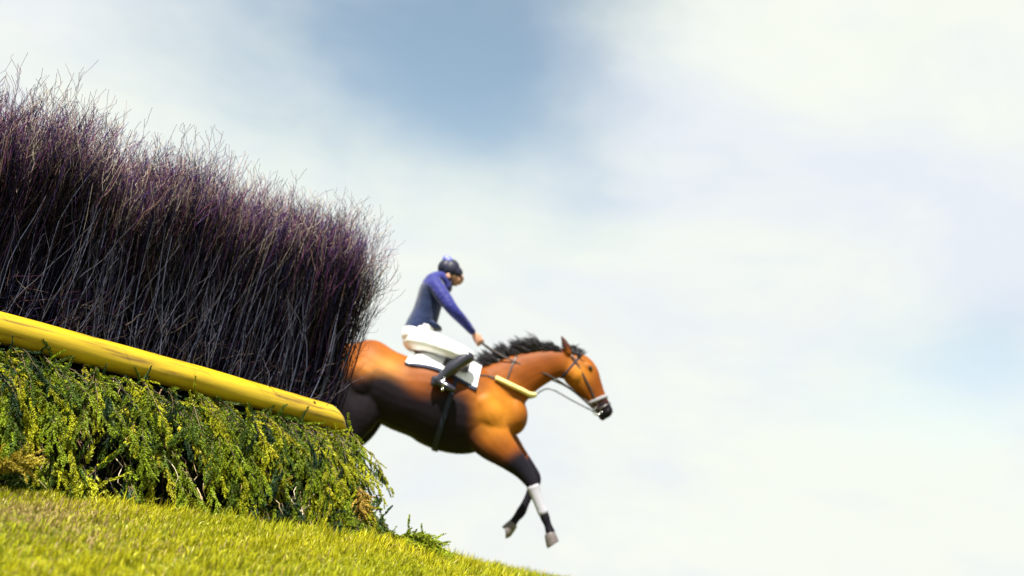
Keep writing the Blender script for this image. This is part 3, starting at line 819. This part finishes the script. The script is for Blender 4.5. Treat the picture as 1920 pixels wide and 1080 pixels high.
# ------------------------------------------------------------------ tack
m_leather = mat('dark_leather', (.030, .020, .018), .38, .5, var=.25, scale=30)
m_brown = mat('brown_leather', (.16, .055, .030), .38, .5, var=.25, scale=30)
m_tan = mat('tan_leather', (.50, .28, .10), .45, .4, var=.2, scale=30)
m_white = mat('white_cotton', (.80, .81, .83), .8, .25, bump=.35, bscale=35)
m_navyb = mat('navy_binding', (.008, .012, .030), .7, .3)
m_steel = mat('stirrup_steel', (.62, .62, .64), .25, .5, metallic=1)
def node_u(loft, nodes_px, px):
    return np.interp(px, nodes_px, np.arange(len(nodes_px)))
TPX = [648, 680, 715, 755, 800, 850, 895, 935, 968]
def sheet(loft, u0, u1, a0, a1, off, thick, nu=26, na=40, edge=None, wave=.007):
    V, F = [], []
    for l in (0, 1):
        for i in range(nu + 1):
            for j in range(na + 1):
                fi, fj = i / nu, j / na
                A0, A1 = (a0, a1) if edge is None else edge(fi)
                th = A0 + (A1 - A0) * fj
                base = loft.pt(u0 + (u1 - u0) * fi, th, 0)
                sp, sn = onskin(base, 0)
                ctr = loft.pt(u0 + (u1 - u0) * fi, th, -.10); od = base - ctr; od /= np.linalg.norm(od)
                o_ = max((sp - base) @ od, 0) + off + wave * math.sin(fi * 17 + th * 5) * math.sin(th * 3)
                V.append(base + od * (o_ + (thick if l else 0)))
    k = (nu + 1) * (na + 1); idx = lambda i, j, l: l * k + i * (na + 1) + j
    for i in range(nu):
        for j in range(na):
            F.append((idx(i, j, 1), idx(i + 1, j, 1), idx(i + 1, j + 1, 1), idx(i, j + 1, 1)))
            F.append((idx(i, j, 0), idx(i, j + 1, 0), idx(i + 1, j + 1, 0), idx(i + 1, j, 0)))
    for i in range(nu):
        for j in (0, na): F.append((idx(i, j, 0), idx(i + 1, j, 0), idx(i + 1, j, 1), idx(i, j, 1)))
    for j in range(na):
        for i in (0, nu): F.append((idx(i, j, 0), idx(i, j + 1, 0), idx(i, j + 1, 1), idx(i, j, 1)))
    return V, F
U0, U1 = node_u(trunk, TPX, 742), node_u(trunk, TPX, 886)
def cloth_edge(f):
    a = rad(45 + 20 * f); return -a, a
cloth = link('saddle_cloth', py_mesh('saddle_cloth', [sheet(trunk, U0, U1, 0, 0, .012, .006, edge=cloth_edge)]), m_white)
tag(cloth, 'white cloth lying under the saddle on the bay horse', 'saddle cloth')
def band_edge(sgn):
    def e(f):
        a = rad(45 + 20 * f); return (a * sgn, (a + rad(4.5)) * sgn)
    return e
for sg in (1, -1):
    link('binding', py_mesh('binding', [sheet(trunk, U0, U1, 0, 0, .010, .007, nu=26, na=3, edge=band_edge(sg))]), m_navyb, cloth)
# saddle
def sdl():
    top = catmull([(787, 651, 15, .13), (806, 660, 9, .115), (830, 665, 8, .09), (850, 667, 10, .075), (866, 664, 14, .07)], 4)
    return Loft(hn([tuple(x) for x in top]), 1, 16)
sme = fuse('saddle', [sdl().geo()], .008, 3)
saddle = link('saddle', sme, m_brown)
tag(saddle, 'small brown racing saddle strapped on the white cloth beneath the rider', 'saddle')
link('cantle', fuse('cantle', [Loft(hn([(771, 645, 5, .06), (780, 648, 7, .12), (795, 652, 7, .12), (806, 657, 4, .10)]), 3, 14).geo()], .007, 2), m_tan, saddle)
for sg in (-1, 1):
    link('flap', py_mesh('flap', [sheet(trunk, node_u(trunk, TPX, 812), node_u(trunk, TPX, 862), rad(12) * -sg, rad(50) * -sg, .026, .006, nu=12, na=12)]), m_leather, saddle)
ug = node_u(trunk, TPX, 843)
link('girth', py_mesh('girth', [sheet(trunk, ug - .08, ug + .08, rad(45), rad(315), .008, .006, nu=4, na=60, wave=0)]), m_navyb, saddle)
STP = {}
for sg in (-1, 1):
    oy = sg * .36
    p0 = trunk.pt(node_u(trunk, TPX, 838), rad(20) * -sg, .04); p1 = at(834, 708, HY + oy)
    pm = (np.array(p0) + p1) / 2 + np.array([0, sg * .05, 0])
    link('stirrup_leather', py_mesh('stirrup_leather', [strap([p0, pm, p1], .028, .004, [(0, sg, .3)] * 3)]), m_leather, saddle)
    q = p1 + np.array([0, 0, 0]); ring = [q + np.array([.0 , sg * 0 + .058 * math.sin(a), -.055 + .058 * math.cos(a) * (1.0 if math.cos(a) > 0 else .9)]) for a in np.linspace(0, 2 * math.pi, 17)]
    link('stirrup_iron', py_mesh('stirrup_iron', [tube1(ring, .006, 8, 2, ref=(1, .1, .1)), tube1([q + np.array([0, -.05, -.105]), q + np.array([0, .05, -.105])], .011, 8, 2, ref=(1, 0, .1))]), m_steel, saddle)
    STP[sg] = q + np.array([0, 0, -.09])
# sheepskin breast girth
m_fleece = mat('cream_sheepskin', (.62, .52, .18), .9, .2, bump=.8, bscale=120, sheen=.4)
bp_ = [skin(x_, y_, .016)[0] for x_, y_ in ((929, 710), (945, 717), (962, 725), (978, 732), (990, 738))]
pts = bp_ + [mir(p) for p in bp_[::-1]]
front, _ = onskin(at(1004, 741, HY), .016); pts = bp_ + [front] + [mir(p) for p in bp_[::-1]]
nn_ = len(catmull(pts, 4)); 
bg_ = link('breast_girth', py_mesh('breast_girth', [tube1(pts, .021, 12, 4)]), m_fleece)
tag(bg_, 'cream yellow fleece band across the base of the horse neck', 'harness')
for sg in (-1, 1):
    q = [skin(x_, y_, .006, sg) for x_, y_ in ((930, 710), (915, 706), (900, 704), (884, 704))]
    link('strap', py_mesh('strap', [strap([a[0] for a in q], .022, .004, [a[1] for a in q])]), m_leather, bg_)
    q = [skin(x_, y_, .006, sg) for x_, y_ in ((949, 718), (955, 700), (962, 682), (969, 668))]
    link('neck_strap', py_mesh('neck_strap', [strap([a[0] for a in q], .016, .004, [a[1] for a in q])]), m_leather, bg_)
# bridle
bridle = bpy.data.objects.new('bridle', None); bridle.location = Vector(at(1093, 706, HY)); COL.objects.link(bridle); bridle.empty_display_size = .1
bpy.context.view_layer.update()
tag(bridle, 'dark bridle with pale noseband on the horse head, its reins running to the rider', 'bridle')
HPX = [1064, 1078, 1093, 1106, 1117, 1128, 1137]
def head_ring(u, w, th, off=.004, tilt=0):
    P, Nn = [], []
    for a in np.linspace(0, 2 * math.pi, 25):
        b_ = head.pt(u + tilt * math.cos(a), a, .01); p, n_ = onskin(b_, off); P.append(p); Nn.append(n_)
    return strap(P, w, th, Nn, 1)
m_pale = mat('pale_fleece', (.20, .20, .22), .9, .2, bump=.5, bscale=100)
link('noseband', py_mesh('noseband', [head_ring(4.35, .032, .010, .006, .12)]), m_pale, bridle)
link('browband', py_mesh('browband', [head_ring(.75, .02, .005, .004, -.25)]), m_navyb, bridle)
link('drop_strap', py_mesh('drop_strap', [head_ring(5.25, .018, .005, .005, .05)]), m_leather, bridle)
for sg in (-1, 1):
    q = [skin(x_, y_, .006, sg) for x_, y_ in ((1070, 664), (1082, 682), (1096, 708), (1109, 733), (1119, 757), (1124, 770))]
    link('cheekpiece', py_mesh('cheekpiece', [strap([a[0] for a in q], .018, .004, [a[1] for a in q])]), m_leather, bridle)
    c_ = skin(1122, 769, .008, sg)[0]
    ring = [c_ + np.array([.032 * math.cos(a), 0, .032 * math.sin(a)]) for a in np.linspace(0, 2 * math.pi, 15)]
    link('bit_ring', py_mesh('bit_ring', [tube1(ring, .004, 6, 1, ref=(0, 1, 0))]), m_steel, bridle)
    hnd = at(896, 637, HY + sg * .09)
    q1 = skin(1028, 703, .01, sg)[0]; q0 = skin(962, 678, .012, sg)[0]
    link('rein', py_mesh('rein', [strap([hnd, (hnd + q0) / 2 - np.array([0, 0, .012]), q0, q1, skin(1072, 727, .012, sg)[0], c_], .016, .004, [(0, sg, .2)] * 6)]), m_leather, bridle)
mp_ = [front, at(1030, 729, HY - .0), at(1075, 752, HY), at(1124, 777, HY)]
link('martingale_strap', py_mesh('martingale_strap', [strap(mp_, .012, .004, [(0, -1, .2)] * 4)]), m_leather, bridle)

# ------------------------------------------------------------------ rider
person = bpy.data.objects.new('person', None); person.location = Vector(at(800, 640, HY)); COL.objects.link(person)
bpy.context.view_layer.update()
tag(person, 'jockey in navy jacket, white breeches and blue topped helmet crouching over the galloping horse', 'person')
torso_n = [(779, 633, 25, .165), (789, 612, 26, .150), (797, 592, 24, .142), (804, 570, 23, .155), (811, 548, 24, .175), (819, 532, 18, .165), (826, 522, 11, .09)]
def arm_n(sg):
    return [(818, 538, 12.5, .058, sg * .165), (834, 560, 11.5, .054, sg * .215), (850, 582, 9.5, .046, sg * .24), (868, 601, 8, .040, sg * .185), (885, 621, 5.6, .028, sg * .11), (889, 627, 5.4, .030, sg * .095)]
def leg_n(sg):
    return [(782, 636, 22, .10, sg * .09), (808, 641, 20, .095, sg * .17), (840, 653, 17, .085, sg * .25), (866, 663, 14.5, .068, sg * .30), (878, 669, 12.5, .058, sg * .315)]
def shin_n(sg):
    return [(877, 670, 12, .058, sg * .315), (862, 680, 12, .058, sg * .325), (846, 692, 11.5, .055, sg * .335), (832, 704, 8.5, .042, sg * .345), (824, 712, 8, .040, sg * .35)]
def foot_n(sg):
    return [(819, 712, 7.5, .035, sg * .35), (828, 719, 8, .040, sg * .355), (840, 726, 7, .045, sg * .365), (850, 731, 5, .040, sg * .37)]
HC = (841, 513)
neck_r = Loft(hn([(824, 527, 12, .062), (831, 520, 11.5, .058), (838, 514, 12, .06)]), 3, 14)
def rp(px, py, oy=0.): return at(px, py, HY + oy)
headp = [Loft(hn([(836, 508, 13, .060), (841, 510, 18, .070), (847, 513, 20.5, .074), (854, 519, 18, .068), (859, 524, 12, .052)]), 3, 16),   # skull to face
         Loft(hn([(846, 527, 8, .045), (851, 530, 7, .040), (855, 533, 4, .03)]), 3, 12),                                # jaw and chin
         Loft(hn([(860, 522, 3.5, .011), (864, 526, 4, .016), (864, 528, 2, .012)]), 3, 10)]                               # nose
for sg in (-1, 1):
    headp.append(Loft(hn([(839, 515, 5, .012, sg * .078), (842, 520, 4, .010, sg * .080)]), 3, 8))
    headp.append(Loft(hn([(856, 529, 1.3, .02, sg * .012), (858, 530, 1.3, .02, sg * .012)]), 2, 8))
def hand_parts(sg):
    w = rp(889, 627, sg * .095); k = rp(899, 640, sg * .085)
    ax = k - w; ax /= np.linalg.norm(ax)
    pl = Loft([(*w, .024, .018), (*(w + ax * .035), .036, .019), (*(w + ax * .07), .038, .018)], 3, 12)
    out = [pl]
    dn = np.array([ax[2], 0, -ax[0]]); dn = dn / np.linalg.norm(dn)       # across the knuckles, in the side plane
    if dn[2] > 0: dn = -dn
    inw = np.array([0, -sg, 0])
    for k_, (o_, l_) in enumerate(((-.027, .92), (-.009, 1.0), (.010, .95), (.028, .78))):
        r0 = w + ax * .07 + dn * o_ + np.array([0, sg * .004, 0])
        a_ = r0 + ax * .024 * l_ + inw * .006
        b_ = a_ + ax * .006 + inw * .024 * l_ + dn * .002
        c2 = b_ - ax * .020 * l_ + inw * .006
        out.append(Loft([(*r0, .0095, .0095), (*a_, .0088, .0088), (*b_, .008, .008), (*c2, .0068, .0068)], 3, 8, lateral=tuple(dn)))
    r0 = w + ax * .018 - dn * .024; a_ = r0 - dn * .012 + ax * .022 + inw * .008; b_ = a_ + ax * .022 + inw * .014 + dn * .006
    out.append(Loft([(*r0, .011, .011), (*a_, .0098, .0098), (*b_, .0075, .0075)], 3, 8, lateral=tuple(ax * .3 + inw)))
    return out
bp2 = [Loft(hn(torso_n), 4, 20), neck_r] + headp
for sg in (-1, 1):
    bp2 += [Loft(hn([(a, b, c * .82, d * .82, e) for a, b, c, d, e in f(sg)]), 4, 12) for f in (arm_n, leg_n, shin_n, foot_n)] + hand_parts(sg)
def shrink_torso(n): return [(a, b, c * (.72 if i == 0 else .9), d * .9) for i, (a, b, c, d) in enumerate(n)]
bp2[0] = Loft(hn(shrink_torso(torso_n)), 4, 20)
m_skin = mat('skin', (.36, .18, .12), .5, .4, var=.08, scale=40)
link('body', fuse('body', [p.geo() for p in bp2], .0045, 3), m_skin, person)
m_jacket = mat('navy_jacket', (.006, .014, .052), .7, .1, var=.12, scale=5, bump=.8, bscale=6, sheen=.2)
m_sleeve = mat('blue_sleeve', (.007, .010, .115), .6, .15, var=.12, scale=6, bump=.8, bscale=8, sheen=.2)
jk = [Loft(hn([(783, 622, 27, .170), (789, 610, 27.5, .160), (797, 592, 26, .152), (804, 570, 25, .165), (811, 548, 26, .185), (819, 532, 20, .172), (825, 524, 14, .10)]), 4, 24)]
jk.append(Loft(hn([(770, 613, 9, .12), (763, 618, 6, .10)]), 3, 12))                       # tail of the jacket
jk.append(Loft(hn([(800, 607, 12, .14), (814, 612, 8, .13), (826, 617, 3, .10)]), 3, 12))   # front hem
jme = fuse('jacket', [p.geo() for p in jk], .006, 4)
jacket = link('jacket', jme, m_jacket, person)
for sg in (-1, 1):
    sl = [(812, 534, 15, .06, sg * .12)] + arm_n(sg)[:-1]
    link('sleeve', fuse('sleeve', [Loft(hn([(a, b, c * 1.14 + .6, d * 1.12 + .006, e) for a, b, c, d, e in sl]), 4, 16).geo()], .005, 3), m_sleeve, jacket)
link('yoke', fuse('yoke', [Loft(hn([(808, 540, 20, .178), (817, 532, 21.5, .180), (826, 526, 17, .13), (836, 533, 13, .09), (838, 541, 10, .08)]), 4, 20).geo()], .006, 3), m_sleeve, jacket)
link('collar', fuse('collar', [Loft(hn([(822, 527, 13.5, .075), (828, 521, 13.5, .073)]), 3, 18).geo()], .005, 2), m_jacket, jacket)
m_breech = mat('white_breeches', (.80, .80, .80), .55, .35, bump=.4, bscale=14)
br = [Loft(hn([(777, 640, 22, .155), (779, 632, 26.5, .176), (789, 613, 27, .160), (792, 606, 25, .152)]), 4, 24)]
for sg in (-1, 1): br.append(Loft(hn([(a, b, c * .96, d * .96, e) for a, b, c, d, e in leg_n(sg)]), 4, 16))
link('breeches', fuse('breeches', [p.geo() for p in br], .006, 4), m_breech, person)
m_boot = mat('black_boot', (.012, .012, .022), .22, .6)
for sg in (-1, 1):
    sh = [(a, b, c * 1.12, d * 1.12, e) for a, b, c, d, e in shin_n(sg)]; ft = [(a, b, c * 1.12, d * 1.12, e) for a, b, c, d, e in foot_n(sg)]
    heel = [(815, 711, 7, .034, sg * .35), (812, 720, 5.5, .034, sg * .35)]
    link('boot', fuse('boot', [Loft(hn(sh), 4, 16).geo(), Loft(hn(ft), 4, 16).geo(), Loft(hn(heel), 3, 12).geo()], .005, 3), m_boot, person)
m_helm = mat('black_helmet', (.010, .011, .026), .5, .22)
m_silk = mat('blue_silk', (.055, .07, .34), .4, .5, bump=.5, bscale=30)
hp = [Loft(hn([(836, 500, 14, .070), (843, 504, 22, .090), (850, 509, 23, .094), (857, 514, 20, .085)]), 4, 20, lateral=(0, 1, 0))]
helm = link('helmet', fuse('helmet', [Loft(hn([(836, 502, 17, .080), (842, 505, 21, .094), (850, 510, 19, .092), (855, 513, 14, .080)]), 4, 20).geo()], .006, 3), m_helm, person)
link('peak', fuse('peak', [Loft(hn([(858, 514, 5, .075), (864, 519, 2.2, .065), (868, 524, 1.2, .045)]), 3, 16).geo()], .004, 2), m_helm, helm)
link('silk_bobble', fuse('silk_bobble', [Loft(hn([(838, 500, 14, .065), (840, 492, 12, .055), (837, 486, 8, .04)]), 3, 14).geo()], .005, 2), m_silk, helm)
link('chin_strap', py_mesh('chin_strap', [strap([rp(842, 512, -.085), rp(846, 522, -.078), rp(850, 531, -.045), rp(852, 535, 0), rp(850, 531, .045), rp(846, 522, .078), rp(842, 512, .085)], .014, .003, [(0, -1, 0), (0, -1, -.2), (0, -.7, -.7), (0, 0, -1), (0, .7, -.7), (0, 1, -.2), (0, 1, 0)])]), m_leather, helm)
for sg in (-1, 1):
    link('eye', py_mesh('eye', [ball(rp(860, 519, sg * .03), .009, 8)]), m_eye, person)
